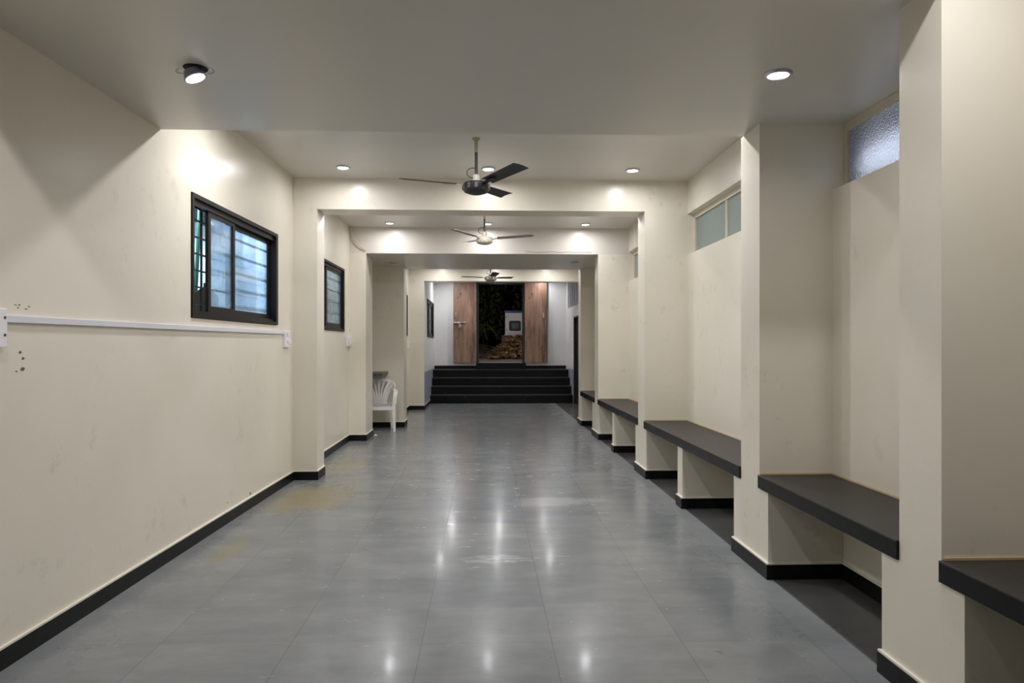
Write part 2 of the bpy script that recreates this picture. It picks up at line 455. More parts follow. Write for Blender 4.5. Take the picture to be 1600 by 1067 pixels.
# left piers
def pier(x0, x1, y0, y1, z1, z0=0.0):
    bm = box(B(), x0, x1, y0, y1, z0, z1); return struct('pillar', bm, M['cream'])
pier(-1.99, -1.745, 7.42, 7.74, ZB1)
pier(-1.99, -1.745, 10.44, 11.06, ZB2)
pier(-2.25, -1.385, 12.16, 12.6, ZB2)
pier(-1.65, -1.32, 15.47, 15.5, ZH)
# right piers
PR = [(-0.5, -0.2, ZH), (2.556, 2.823, ZL), (4.292, 4.605, ZL), (7.42, 7.74, ZB1), (10.47, 10.80, ZB2), (12.385, 12.68, ZB2)]
SUP = [(-0.62, -0.08), (2.43, 2.95), (4.16, 4.74), (7.335, 7.87), (10.40, 11.05), (12.25, 12.75)]
for (a, b, z) in PR: pier(XR, XN, a, b, z)
# right wall with its clerestory openings (whole width of a niche)
RW = [(2.823, 4.292, ZL, 'a'), (4.605, 7.42, 2.80, 'b'), (7.74, 10.47, 2.80, 'c')]
bm = B(); y = -3.0
for (a, b, zt, k) in RW:
    box(bm, XN, XN+0.2, y, a, 0, ZH); box(bm, XN, XN+0.2, a, b, 0, 2.368)
    if zt < ZH - 0.2 and k != 'a': box(bm, XN, XN+0.2, a, b, zt, ZH)
    y = b
box(bm, XN, XN+0.2, y, 15.5, 0, ZH)
struct('wall_right', bm, M['cream'])
bm = B()                                            # by the steps: dark doorway and high window
box(bm, XN, XN+0.2, 15.5, 16.0, 0, ZH); box(bm, XN, XN+0.2, 16.0, 16.92, 2.10, 2.34); box(bm, XN, XN+0.2, 16.92, 18.6, 0, 2.34)
box(bm, XN, XN+0.2, 18.25, 18.6, 2.34, ZH); box(bm, XN, XN+0.2, 16.0, 18.25, 3.06, ZH)
struct('wall_right_stairs', bm, M['white_wall'])
# back wall behind steps with the doorway, wall behind the camera
DX0, DX1, DZ0, DZ1 = -0.20, 1.055, 0.95, 3.08
bm = B()
box(bm, -1.52, DX0, 18.6, 18.8, 0, ZH); box(bm, DX1, XN+0.2, 18.6, 18.8, 0, ZH)
box(bm, DX0, DX1, 18.6, 18.8, 0, DZ0); box(bm, DX0, DX1, 18.6, 18.8, DZ1, ZH)
struct('wall_back', bm, M['white_wall'])
bm = box(B(), -2.45, 2.32, -3.2, -3.0, 0, ZH); struct('wall_front', bm, M['cream'])
# painted dado by the steps
bm = box(B(), -1.32, -1.3125, 15.505, 18.2, 0.0, 0.82); struct('trim_2', bm, M['dado'], label='blue-grey painted lower band of the wall beside the steps')
bm = box(B(), XN-0.004, XN, 16.94, 18.0, 0.0, 0.82); struct('trim_3', bm, M['dado'])

# skirting
SH, ST = 0.088, 0.014
def skirt(bm, cap, p, q, nx, ny):
    """from p to q on the floor, standing out along (nx, ny)"""
    p, q = Vector((*p, 0)), Vector((*q, 0)); nn = Vector((nx, ny, 0))
    d = (q-p).normalized()
    for b_, z0, z1, t in ((bm, 0, SH, ST), (cap, SH, SH+0.010, ST*0.8)):
        a, b = p, q
        co = [a, b, b+nn*t, a+nn*t]
        vs = [b_.verts.new((c.x, c.y, z)) for z in (z0, z1) for c in co]
        for f in ((0,1,2,3),(7,6,5,4),(0,4,5,1),(1,5,6,2),(2,6,7,3),(3,7,4,0)): b_.faces.new([vs[i] for i in f])
bm, cp = B(), B()
skirt(bm, cp, (xl(-3), -3), (xl(7.42), 7.42), 1, 0)
skirt(bm, cp, (-1.99, 7.42), (-1.745+ST, 7.42), 0, -1)
skirt(bm, cp, (-1.745, 7.42), (-1.745, 7.74), 1, 0)
skirt(bm, cp, (-1.99, 7.74), (-1.99, 10.44), 1, 0)
skirt(bm, cp, (-1.99, 10.44), (-1.745+ST, 10.44), 0, -1)
skirt(bm, cp, (-1.745, 10.44), (-1.745, 11.06), 1, 0)
skirt(bm, cp, (-2.25, 11.06), (-2.25, 12.16), 1, 0)
skirt(bm, cp, (-2.25, 12.16), (-1.385+ST, 12.16), 0, -1)
skirt(bm, cp, (-1.385, 12.16), (-1.385, 12.6), 1, 0)
skirt(bm, cp, (-1.65, 12.6), (-1.65, 15.47), 1, 0)
skirt(bm, cp, (-1.65, 15.47), (-1.325+ST, 15.47), 0, -1)
skirt(bm, cp, (-1.32, 15.5), (-1.32, 17.07), 1, 0)
sk = struct('baseboard_left', bm, M['skirt']); obj('paint_line', cp, M['capline'], sk)
bm, cp = B(), B()
SUPM = [(5.99, 6.14), (9.16, 9.31)]
ys = sorted(SUP + SUPM)
for (a, b) in ys:
    skirt(bm, cp, (XR, a-ST), (XR, b+ST), -1, 0)
    skirt(bm, cp, (XR, a), (XN, a), 0, -1); skirt(bm, cp, (XR, b), (XN, b), 0, 1)
for (a, b) in zip(ys, ys[1:]):
    skirt(bm, cp, (XN, a[1]), (XN, b[0]), -1, 0)
skirt(bm, cp, (XN, 12.75), (XN, 16.0), -1, 0)
sk = struct('baseboard_right', bm, M['skirt']); obj('paint_line', cp, M['capline'], sk)

# ------------------------------------------------------------------ stone benches in the right niches
BL = ['black stone bench cut off by the right edge, before the nearest pier',
      'black stone bench under the dark pebbled glass window',
      'long black stone bench under the two-pane greenish high window',
      'black stone bench in the third niche, seen between two piers with a mid support',
      'short far bench of black stone in the niche nearest the steps']
for i in range(5):
    y0, y1 = PR[i][1], PR[i+1][0]
    t = thing('stone_bench', BL[i], 'bench', (1.93, (y0+y1)/2, 0), 0, 'built-in stone benches along the right wall')
    Mi = Matrix.Translation((-1.93, -(y0+y1)/2, 0))
    bm = box(B(), XR-0.012, XN-0.002, y0+0.001, y1-0.001, 0.522, 0.592, Mi); obj('edge_slab', bm, M['granite'], t)
    bm = box(B(), XR-0.014, XN-0.002, y0+0.001, y1-0.001, 0.592, 0.602, Mi, 0.003); obj('seat', bm, M['bench_top'], t)
    sl_ = B()
    box(sl_, XR+0.01, XN-0.003, y1-0.009, y1-0.001, 0.602, 0.611, Mi); box(sl_, XN-0.010, XN-0.003, y0+0.001, y1-0.009, 0.602, 0.610, Mi)
    tag(obj('sealant', sl_, M['sealant'], t), 'yellowed sealing line')
    sups = [(y0, SUP[i][1]), (SUP[i+1][0], y1)] + [s for s in SUPM if y0 < s[0] < y1]
    for (a, b) in sups:
        bm = box(B(), XR, XN-0.002, a, b, 0, 0.522, Mi); obj('support', bm, M['cream'], t)

# ------------------------------------------------------------------ windows on the left
def left_window(idx, label, y0, y1, z0, z1, xf, sashes, panes, bars=True):
    """dark aluminium sliding window; +t points out of the room"""
    W = y1-y0
    ang = math.atan2(xf(y1)-xf(y0), y1-y0)
    root = thing('window_%d' % idx, label, None, (xf(y0), y0, z0), -ang, kind='structure')
    H = z1-z0
    def bx(bm, s0, s1, t0, t1, a, b): box(bm, -t1, -t0, s0, s1, a, b)
    fr = B(); e = 0.004
    bx(fr, e, 0.035, -0.012, 0.11, e, H-e); bx(fr, W-0.06, W-e, -0.012, 0.11, e, H-e)
    bx(fr, 0.035, W-0.06, -0.012, 0.11, e, 0.03); bx(fr, 0.035, W-0.06, -0.012, 0.11, H-0.035, H-e)
    bx(fr, 0.035, W-0.06, 0.01, 0.02, 0.03, 0.055); bx(fr, 0.035, W-0.06, 0.045, 0.055, 0.03, 0.05); bx(fr, 0.035, W-0.06, 0.085, 0.095, 0.03, 0.05)
    bx(fr, 0.035, W-0.06, 0.01, 0.02, H-0.075, H-0.035); bx(fr, 0.035, W-0.06, 0.045, 0.055, H-0.065, H-0.035); bx(fr, 0.035, W-0.06, 0.085, 0.095, H-0.065, H-0.035)
    obj('window_frame', fr, M['black_alu'], root)
    for (s0, s1, tk, gm) in sashes:
        sb = B(); t0 = 0.02 + tk*0.035; st = 0.048
        a, b = 0.052, H-0.062
        bx(sb, s0, s0+st, t0, t0+0.024, a, b); bx(sb, s1-st, s1, t0, t0+0.024, a, b)
        bx(sb, s0+st, s1-st, t0, t0+0.024, a, a+0.05); bx(sb, s0+st, s1-st, t0, t0+0.024, b-0.045, b)
        so = obj('sash', sb, M['black_sash'], root)
        g = B(); bx(g, s0+st-0.005, s1-st+0.005, t0+0.010, t0+0.014, a+0.045, b-0.04); obj('pane', g, gm, so)
    if bars:
        gb = B(); k = 7
        for i in range(1, k):
            z = H*i/k; bx(gb, 0, W, 0.15, 0.162, z-0.006, z+0.006)
        for s in (W*0.30, W*0.62): bx(gb, s-0.012, s+0.012, 0.162, 0.172, 0, H)
        obj('window_grille', gb, M['black'], root)
    return root
left_window(1, 'dark aluminium sliding window on the near left wall, one end slid open, bars behind', *H1, xl,
            [(0.345, 0.875, 0, M['glass']), (0.825, 1.835, 1, M['glass'])], 2)
left_window(2, 'dark framed sliding window on the left wall just past the first pier', *H2, lambda y: -1.99,
            [(0.04, 0.97, 1, M['glass_grey']), (0.86, 1.84, 0, M['glass_grey'])], 2)
left_window(3, 'dark framed window seen edge-on beyond the plastic chair', *H3, lambda y: -1.65,
            [(0.04, 0.97, 1, M['glass_grey']), (0.9, 1.85, 0, M['glass_grey'])], 2)
left_window(4, 'small dark framed window on the left wall beside the steps', *H4, lambda y: -1.32,
            [(0.04, 1.0, 1, M['glass_grey']), (0.94, 1.93, 0, M['glass_grey'])], 2)

# the yard outside those windows
bm = box(B(), -3.9, -3.7, 2.5, 20.2, 0, 3.4); struct('wall_yard', bm, M['alley'])
bm = box(B(), -3.9, -1.4, 20.2, 20.4, 0, 3.4); struct('wall_yard_end', bm, M['alley'])
bm = box(B(), -3.9, -2.3, 2.3, 2.5, 0, 3.4); struct('wall_yard_start', bm, M['alley'])
bm = box(B(), -3.9, -2.46, 2.3, 20.4, -0.15, 0.0); struct('floor_yard', bm, M['alley_floor'])
bm = box(B(), -2.46, -1.3, 17.1, 20.4, -0.15, 0.0); struct('floor_yard_corner', bm, M['alley_floor'])
bm = B()
for i in range(46):                                   # corrugated sheet roof
    x = -3.95 + i*0.036
    if x > -2.3: break
    box(bm, x, x+0.018, 2.3, 20.4, 2.98, 3.0); box(bm, x+0.018, x+0.036, 2.3, 20.4, 3.0, 3.02)
struct('roof', bm, M['roof_sheet'])
bm = B(); pts = [(-2.78, 6.66, 0.0), (-2.66, 6.72, 2.9)]
tube(bm, pts, 0.019, 12)
tag(obj('pipe', bm, M['green_pipe'], smooth=True), 'dark green pole standing outside behind the open end of the near left window', 'pipe')
# jerrycan on the ledge outside
bm = box(B(), -2.62, -2.262, 5.0, 6.89, 1.60, 1.66); struct('window_ledge', bm, M['alley_floor'])
t = thing('jerrycan', 'brown plastic can standing outside the near left window', 'can', (-2.43, 6.24, 1.66), PI/2+0.35)
t.scale = (0.75, 0.75, 0.85)
prof = [(-0.14, 0), (-0.14, 0.20), (-0.035, 0.295), (0.035, 0.295), (0.14, 0.20), (0.14, 0)]
bm = B(); f = [bm.verts.new((-0.07, a, z)) for a, z in prof]; g = [bm.verts.new((0.07, a, z)) for a, z in prof]
bm.faces.new(f); bm.faces.new(g[::-1])
for i in range(6): bm.faces.new([f[i], f[(i+1) % 6], g[(i+1) % 6], g[i]])
bmesh.ops.recalc_face_normals(bm, faces=bm.faces)
bmesh.ops.bevel(bm, geom=list(bm.edges), offset=0.012, segments=2, affect='EDGES')
obj('body', bm, M['jerry'], t, True)
obj('cap', lathe(B(), [(0, 0.29), (0.026, 0.29), (0.026, 0.33), (0.022, 0.338), (0, 0.338)], 20), M['black'], t, True)
# tube lights of the yard, one over each window
def yard_light(y, x, label, pw):
    t = thing('tube_light', label, 'lamp', (x, y, 2.86), 0, 'tube lights over the yard')
    obj('housing', box(B(), -0.03, 0.03, -0.6, 0.6, 0.02, 0.118), M['box_white'], t)
    bm = tube(B(), [(0, -0.58, 0), (0, 0.58, 0)], 0.014, 10)
    obj('tube', bm, M['lamp_on'], t, True)
    ld = bpy.data.lights.new('tube_glow', 'AREA'); ld.shape = 'RECTANGLE'; ld.size = 0.04; ld.size_y = 1.15; ld.energy = pw; ld.color = (0.72, 0.86, 1.0)
    lo = bpy.data.objects.new('tube_glow', ld); C.objects.link(lo); lo.parent = t; lo.location = (0, 0, -0.018)
yard_light(6.7, -2.9, 'white tube light under the sheet roof outside the near left window', 90)
yard_light(9.4, -2.9, 'white tube light under the sheet roof outside the second left window', 45)
yard_light(17.6, -2.7, 'white tube light under the sheet roof outside the window by the steps', 14)

# ------------------------------------------------------------------ clerestory windows on the right
def right_window(idx, label, y0, y1, z0, z1, gm, mull):
    root = thing('window_%d' % idx, label, None, (XN+0.07, (y0+y1)/2, z0), 0, kind='structure')
    W = (y1-y0)/2; H = z1-z0; f = B(); e = 0.001; wd = 0.04
    box(f, 0, 0.045, -W+e, -W+wd, e, H-e); box(f, 0, 0.045, W-wd, W-e, e, H-e)
    box(f, 0, 0.045, -W+wd, W-wd, H-0.05, H-e); box(f, 0, 0.045, -W+wd, W-wd, e, 0.02)
    for s in mull: box(f, 0.004, 0.04, s-0.016, s+0.016, 0.02, H-0.05)
    obj('window_frame', f, M['frame_cream'], root)
    es = [-W+wd] + sorted(mull) + [W-wd]
    for a, b in zip(es, es[1:]):
        g = box(B(), 0.018, 0.024, a, b, 0.018, H-0.048); 
        po = obj('pane', g, [gm, M['clear']] if gm == M['pebbled'] else gm, root)
        if gm == M['pebbled']:
            for pf in po.data.polygons: pf.material_index = 0 if pf.center.x < 0.019 else 1
    return root
right_window(5, 'dark pebbled glass high window in the niche behind the near piers', 2.823, 4.292, 2.368, ZL, M['pebbled'], [])
right_window(6, 'greenish frosted high window with a thin mullion above the long bench', 4.605, 7.42, 2.368, 2.80, M['frost_green'], [0.42, -0.5])
right_window(7, 'grey frosted high window above the third bench', 7.74, 10.47, 2.368, 2.80, M['frost_grey'], [0.42, -0.5])
# high window with white bars by the steps
root = thing('window_8', 'high window with white bars above the dark doorway by the steps', None, (XN, 17.1, 2.34), 0, kind='structure')
f = B()
for s in (-1.10, -0.75, -0.40, -0.02, 0.36, 0.74, 1.12): box(f, 0.01, 0.05, s-0.025, s+0.025, 0.0, 0.72)
box(f, 0.01, 0.05, -1.1, 1.1, 0.0, 0.03); obj('bars', f, M['box_white'], root)
obj('pane', box(B(), 0.06, 0.07, -1.1, 1.15, 0, 0.72), M['frost_grey'], root)
# dark doorway by the steps: a shut black door
root = thing('door_1', 'black door on the right wall just before the steps', None, (XN, 16.46, 0), 0, kind='structure')
obj('door_panel', box(B(), 0.05, 0.09, -0.42, 0.42, 0.005, 2.06), M['black'], root)
f = B(); box(f, -0.012, 0.12, -0.459, -0.42, 0.0, 2.099); box(f, -0.012, 0.12, 0.42, 0.459, 0.0, 2.099); box(f, -0.012, 0.12, -0.42, 0.42, 2.06, 2.099)
obj('door_frame', f, M['black'], root)
bm = box(B(), XN+1.2, XN+1.26, 2.0, 15.9, 0, ZH); struct('wall_outer', bm, M['roof_sheet'])
bm = box(B(), XN+0.2, XN+0.26, 15.9, 18.8, 0, ZH); struct('wall_outer_end', bm, M['void'])
t = thing('tube_light', 'tube light outside, glowing through the dark pebbled glass window', 'lamp', (2.37, 3.86, 2.49), 0, 'tube lights over the yard')
obj('housing', box(B(), 0.012, 0.05, -0.28, 0.28, -0.02, 0.02), M['box_white'], t)
for yy in (-0.2, 0.2):
    bm = box(B(), -0.03, 0.05, yy-0.01, yy+0.01, -0.13, -0.115); box(bm, 0.03, 0.05, yy-0.01, yy+0.01, -0.115, -0.02); obj('bracket', bm, M['box_white'], t)
obj('tube', tube(B(), [(0, -0.26, 0), (0, 0.26, 0)], 0.014, 10), M['lamp_on'], t, True)
ld = bpy.data.lights.new('tube_glow', 'AREA'); ld.shape = 'RECTANGLE'; ld.size = 0.5; ld.size_y = 0.02; ld.energy = 0.22; ld.color = (0.84, 0.9, 1.0)
lo = bpy.data.objects.new('tube_glow', ld); C.objects.link(lo); lo.parent = t; lo.location = (-0.017, 0, 0.0); lo.rotation_euler = (0, -PI/2, 0); lo.rotation_euler = Matrix(((0, 0, 1), (1, 0, 0), (0, 1, 0))).to_euler()

# ------------------------------------------------------------------ steps
t = thing('staircase', 'black stone steps leading up to the open wooden doors', 'stairs', (0.42, 17.07, 0))
Y0 = [17.07, 17.37, 17.67, 17.97]; RZ = [0, 0.205, 0.40, 0.595, 0.79]
X0, X1 = -1.312-0.42, 2.152-0.42
for i in range(4):
    bm = box(B(), X0, X1, Y0[i]-17.07+0.012, 18.598-17.07, RZ[i], RZ[i+1]-0.022); obj('riser', bm, M['granite'], t)
    bm = box(B(), X0, X1, Y0[i]-17.07, (Y0[i+1] if i < 3 else 18.6)-17.07+(0.012 if i < 3 else -0.002), RZ[i+1]-0.022, RZ[i+1], None, 0.004); obj('tread', bm, M['tread'], t)
bm = box(B(), X0, X1, 1.51, 1.527, 0.79, 0.875); obj('landing_skirting', bm, M['skirt'], t)
bm = box(B(), -0.215-0.42, 1.076-0.42, 1.13, 1.505, 0.79, 0.95, None, 0.004); obj('door_step', bm, M['granite'], t)

# ------------------------------------------------------------------ oak doors, folded back against the wall
f = B(); e = 0.05
box(f, DX0+0.001, DX0+e, 18.56, 18.79, DZ0, DZ1-0.001); box(f, DX1-e, DX1-0.001, 18.56, 18.79, DZ0, DZ1-0.001); box(f, DX0+e, DX1-e, 18.56, 18.79, DZ1-0.06, DZ1-0.001)
struct('trim_4', f, M['black'], label='black frame around the open doorway above the steps')
def leaf(idx, label, x0, x1, y1, bolt):
    root = thing('door_%d' % idx, label, None, (x0, y1, DZ0), 0, kind='structure')
    Wd = x1-x0
    obj('door_panel', box(B(), 0, Wd, -0.035, 0, 0.0, 2.13, None, 0.002), M['oak'], root)
    ed = B(); box(ed, Wd, Wd+0.014, -0.036, 0.0, 0, 2.13)
    if not bolt: obj('edge_shadow', ed, M['black'], root)  # black strip stands in for the shadow along the leaf's edge
    else: ed.free()
    hx = 0.065 if bolt else Wd-0.085
    h = B(); lathe(h, [(0, 0), (0.016, 0), (0.016, 0.03), (0, 0.03)], 12, Matrix.Translation((hx, -0.035, 1.30)) @ Matrix.Rotation(PI/2, 4, 'X'))
    box(h, hx-0.016, hx+0.016, -0.060, -0.045, 1.18, 1.30, None, 0.005); box(h, hx-0.011, hx+0.011, -0.047, -0.035, 1.18, 1.20)
    obj('door_handle', h, M['chrome'], root)
    if bolt:
        k = B(); tube(k, [(0.01, -0.05, 1.055), (0.34, -0.05, 1.055)], 0.011, 10)
        for q in (0.03, 0.13, 0.30): box(k, q-0.018, q+0.018, -0.055, -0.035, 1.03, 1.08)
        box(k, 0.15, 0.175, -0.066, -0.055, 0.99, 1.055)
        b_ = obj('sliding_bolt', k, M['chrome'], root)
        p = B(); box(p, 0.145, 0.19, -0.085, -0.06, 0.925, 0.985, None, 0.006)
        tube(p, bez((0.152, -0.073, 0.98), (0.150, -0.073, 1.03), (0.185, -0.073, 1.03), (0.183, -0.073, 0.98)), 0.005, 8)
        obj('padlock', p, M['chrome'], b_)
        r_ = B(); ring = [(0.07+0.028*math.cos(a), -0.042, 0.985+0.028*math.sin(a)) for a in [2*PI*q/16 for q in range(17)]]
        tube(r_, ring, 0.005, 6); obj('ring', r_, M['wire'], b_)
leaf(2, 'oak door leaf with a sliding bolt and padlock, left of the dark doorway', -0.817, -0.215, 18.53, True)
leaf(3, 'oak door leaf with a single pull handle, right of the dark doorway', 1.062, 1.640, 18.53, False)

# ------------------------------------------------------------------ night garden beyond the doorway
bm = B(); gp = [(18.8, 0.6), (18.8, 0.945), (19.1, 0.95), (20.3, 1.14), (21.0, 1.17), (30, 1.17), (30, 0.6)]
ga = [bm.verts.new((-6, y_, z_)) for y_, z_ in gp]; gb_ = [bm.verts.new((8, y_, z_)) for y_, z_ in gp]
bm.faces.new(ga); bm.faces.new(gb_[::-1])
for i in range(7): bm.faces.new([ga[i], gb_[i], gb_[(i+1) % 7], ga[(i+1) % 7]])
struct('ground', bm, M['soil'])
def gz(y_): return 0.95 + 0.19*min(1, max(0, (y_-19.1)/1.2))
bm = box(B(), 0.5, 2.6, 20.4, 20.8, 1.1, 1.70); struct('wall_garden', bm, M['ledge'])
bm = box(B(), -6, 8, 27.0, 27.2, 0.6, 4.5); struct('wall_garden_far', bm, M['void'])
t = thing('meter_box', 'white electric meter box with a blue top outside the doorway', 'electric box', (0.93, 20.5, 1.70))
obj('cabinet', box(B(), -0.33, 0.33, -0.12, 0.13, 0.03, 0.66, None, 0.008), M['box_white'], t)
obj('top', box(B(), -0.36, 0.36, -0.15, 0.15, 0.66, 0.715, None, 0.006), M['box_blue'], t)
obj('plinth', box(B(), -0.35, 0.35, -0.13, 0.13, 0.0, 0.03), M['box_white'], t)
dr = obj('door', box(B(), -0.29, 0.325, -0.132, -0.12, 0.06, 0.64, None, 0.004), M['box_white'], t)
fw = B()
def rrect(bm, x0, x1, z0, z1, r, y0, y1):
    pts = []
    for cx_, cz_, a0 in ((x1-r, z1-r, 0), (x0+r, z1-r, PI/2), (x0+r, z0+r, PI), (x1-r, z0+r, 1.5*PI)):
        for q in range(5): a = a0+q*PI/8; pts.append((cx_+r*math.cos(a), cz_+r*math.sin(a)))
    a = [bm.verts.new((p[0], y0, p[1])) for p in pts]; b = [bm.verts.new((p[0], y1, p[1])) for p in pts]
    bm.faces.new(a); bm.faces.new(b[::-1])
    for i in range(len(pts)): j = (i+1) % len(pts); bm.faces.new([a[i], b[i], b[j], a[j]])
rrect(fw, -0.22, 0.12, 0.13, 0.42, 0.05, -0.142, -0.132); obj('viewing_window', fw, M['black'], dr)
obj('display', box(B(), -0.14, 0.07, -0.148, -0.142, 0.19, 0.36), M['display'], dr)
for z, kr in ((0.33, 0.018), (0.27, 0.018), (0.17, 0.028)):
    obj('knob', lathe(B(), [(0, 0), (kr, 0), (kr, 0.014), (0, 0.014)], 12, Matrix.Translation((0.19, -0.132, z)) @ Matrix.Rotation(PI/2, 4, 'X')), M['wire'], dr)
for z in (0.52, 0.16): obj('hinge', box(B(), -0.305, -0.28, -0.142, -0.12, z-0.035, z+0.035), M['lamp_body'], dr)
t = thing('fill_lamp', 'small added fill lamp, unseen, over the outside of the doorway', 'lamp', (0.43, 18.802, 3.25))  # unseen lamp, added to brighten the night garden
obj('base', box(B(), -0.06, 0.06, 0, 0.02, -0.06, 0.06), M['black'], t)
obj('globe', lathe(B(), [(0, 0), (0.05, 0), (0.05, 0.03), (0.035, 0.055), (0, 0.065)], 20, Matrix.Translation((0, 0.02, 0)) @ Matrix.Rotation(-PI/2, 4, 'X')), M['lamp_on'], t, True)
ld = bpy.data.lights.new('lamp_glow', 'POINT'); ld.energy = 14; ld.shadow_soft_size = 0.03; ld.color = (1.0, 0.85, 0.7)
lo = bpy.data.objects.new('lamp_glow', ld); C.objects.link(lo); lo.parent = t; lo.location = (0, 0.16, -0.02)
# dry leaves and prunings heaped by the doorway
rl = random.Random(3); bm = B()
def leafquad(bm, c, L, Wd, rot):
    p = [(-L/2, 0, 0), (-L/6, Wd/2, 0.02*L), (L/2, 0, 0), (-L/6, -Wd/2, 0.02*L)]
    bm.faces.new([bm.verts.new(c + rot @ Vector(q)) for q in p])
from mathutils import Euler
for i in range(800):
    x = 0.12 + rl.random()*1.5; yy = 19.5 + rl.random()*0.74
    hump = 0.50*math.exp(-((x-0.95)/0.55)**2)*min(1, (yy-19.5)/0.6) + 0.08
    z = gz(yy) + 0.03 + hump*rl.random()**0.5*(0.8+0.3*rl.random())
    leafquad(bm, Vector((x, yy, z)), 0.12+rl.random()*0.16, 0.03+rl.random()*0.05, Euler((rl.random()*6, rl.random()*1.4-0.7, rl.random()*6)).to_matrix())
o = obj('dry_leaves', bm, M['dry']); tag(o, 'heap of dry brown leaves on the ground outside the doorway', 'leaves', kind='stuff')
bm = B()
for i in range(26):
    x = -0.75+rl.random()*0.5; yy = 19.5+rl.random()*0.5
    L = 0.6+rl.random()*0.7; a = D2R(-32+rl.random()*24)
    x -= 0.1; p = Vector((x, yy, gz(yy)+0.1+rl.random()*0.4))
    q = p+Vector((L*math.cos(a), 0.2*(rl.random()-0.5), L*math.sin(a)))
    q.z = max(q.z, gz(q.y)+0.02); tube(bm, [p, (p+q)/2+Vector((0, 0, 0.03)), q], [0.010, 0.008, 0.004], 5)
o = obj('twigs', bm, M['twig']); tag(o, 'pile of pruned dark twigs left of the leaf heap outside', 'twigs', kind='stuff')
def shrub(name, label, x, y, h, r, nl, mt, seed):
    rr_ = random.Random(seed); t = thing(name, label, 'plant', (x, y, 1.168))
    st_ = B(); lf = B()
    for k in range(9):
        a = rr_.random()*2*PI; d = r*0.7*rr_.random(); top = Vector((d*math.cos(a), d*math.sin(a), h*(0.6+0.4*rr_.random())))
        tube(st_, [(0.04*math.cos(a), 0.04*math.sin(a), 0), top*0.5+Vector((0, 0, 0.1)), top], [0.02, 0.012, 0.005], 5)
    for k in range(nl):
        a = rr_.random()*2*PI; d = r*math.sqrt(rr_.random()); z = h*(0.3+0.7*rr_.random())
        leafquad(lf, Vector((d*math.cos(a), d*math.sin(a), z)), 0.14+rr_.random()*0.1, 0.06+rr_.random()*0.04, Euler((rr_.random()*6, rr_.random()*6, rr_.random()*6)).to_matrix())
    obj('stem', st_, M['twig'], t); obj('foliage', lf, mt, t)
shrub('shrub', 'dark leafy shrub outside at the left of the doorway', 0.02, 23.2, 2.3, 0.75, 520, M['shrub'], 5)
shrub('shrub', 'dim dark shrub behind the electric meter box', 1.6, 23.2, 2.7, 0.8, 520, M['shrub'], 6)
t = thing('palm_plant', 'low palm plant with drooping fronds beyond the doorway', 'plant', (-0.25, 21.4, 1.168))
rp = random.Random(9)
for k in range(13):
    a = D2R(k*28+10); bm = B(); L = 0.75+rp.random()*0.3; rise = 0.55+0.3*rp.random()
    sp = bez((0, 0, 0.25), (0.2*L*math.cos(a), 0.2*L*math.sin(a), 0.25+rise), (0.6*L*math.cos(a), 0.6*L*math.sin(a), 0.25+rise), (L*math.cos(a), L*math.sin(a), 0.2+rise*0.3), 14)
    tube(bm, sp, 0.008, 5)
    side = Vector((-math.sin(a), math.cos(a), 0))
    for i in range(2, 15):
        for sgn in (-1, 1):
            p = sp[i]; q = p+side*sgn*0.22*(1-abs(i-8)/14)+Vector((0.05*math.cos(a), 0.05*math.sin(a), -0.06))
            wv = Vector((math.cos(a), math.sin(a), 0))*0.012
            bm.faces.new([bm.verts.new(c) for c in (p-wv, q, p+wv)])
    obj('frond', bm, M['frond'], t)
obj('stem', lathe(B(), [(0, 0), (0.07, 0), (0.05, 0.3), (0, 0.3)], 12), M['twig'], t)

# ------------------------------------------------------------------ recessed ceiling lamps
def lamp_parts(t, on, power, spread=PI):
    bz = B(); lathe(bz, [(0.050, -0.002), (0.054, -0.010), (0.066, -0.009), (0.070, 0.0), (0.066, 0.002), (0.052, 0.002)], 32)
    obj('bezel', bz, M['bezel'], t, True)
    obj('diffuser', lathe(B(), [(0.0, -0.004), (0.052, -0.004), (0.052, 0.0), (0, 0.0)], 32), M['lamp_on'] if on else M['lamp_off'], t)
    if on and power:
        ld = bpy.data.lights.new('lamp_glow', 'AREA'); ld.shape = 'DISK'; ld.size = 0.095; ld.energy = power; ld.color = LAMP_COL; ld.spread = spread
        lo = bpy.data.objects.new('lamp_glow', ld); C.objects.link(lo); lo.parent = t; lo.location = (0, 0, -0.0075)
def downlight(label, x, y, z, on=True, power=LAMP_W, group=None, spread=D2R(176)):
    t = thing('ceiling_lamp', label, 'ceiling lamp', (x, y, z-0.002), 0, group); lamp_parts(t, on, power, spread); return t
GR = 'round recessed ceiling lamps'
downlight('lit round lamp in the low front ceiling, near the right piers', 1.485, 3.507, ZL, True, LOW_W, GR, D2R(150))
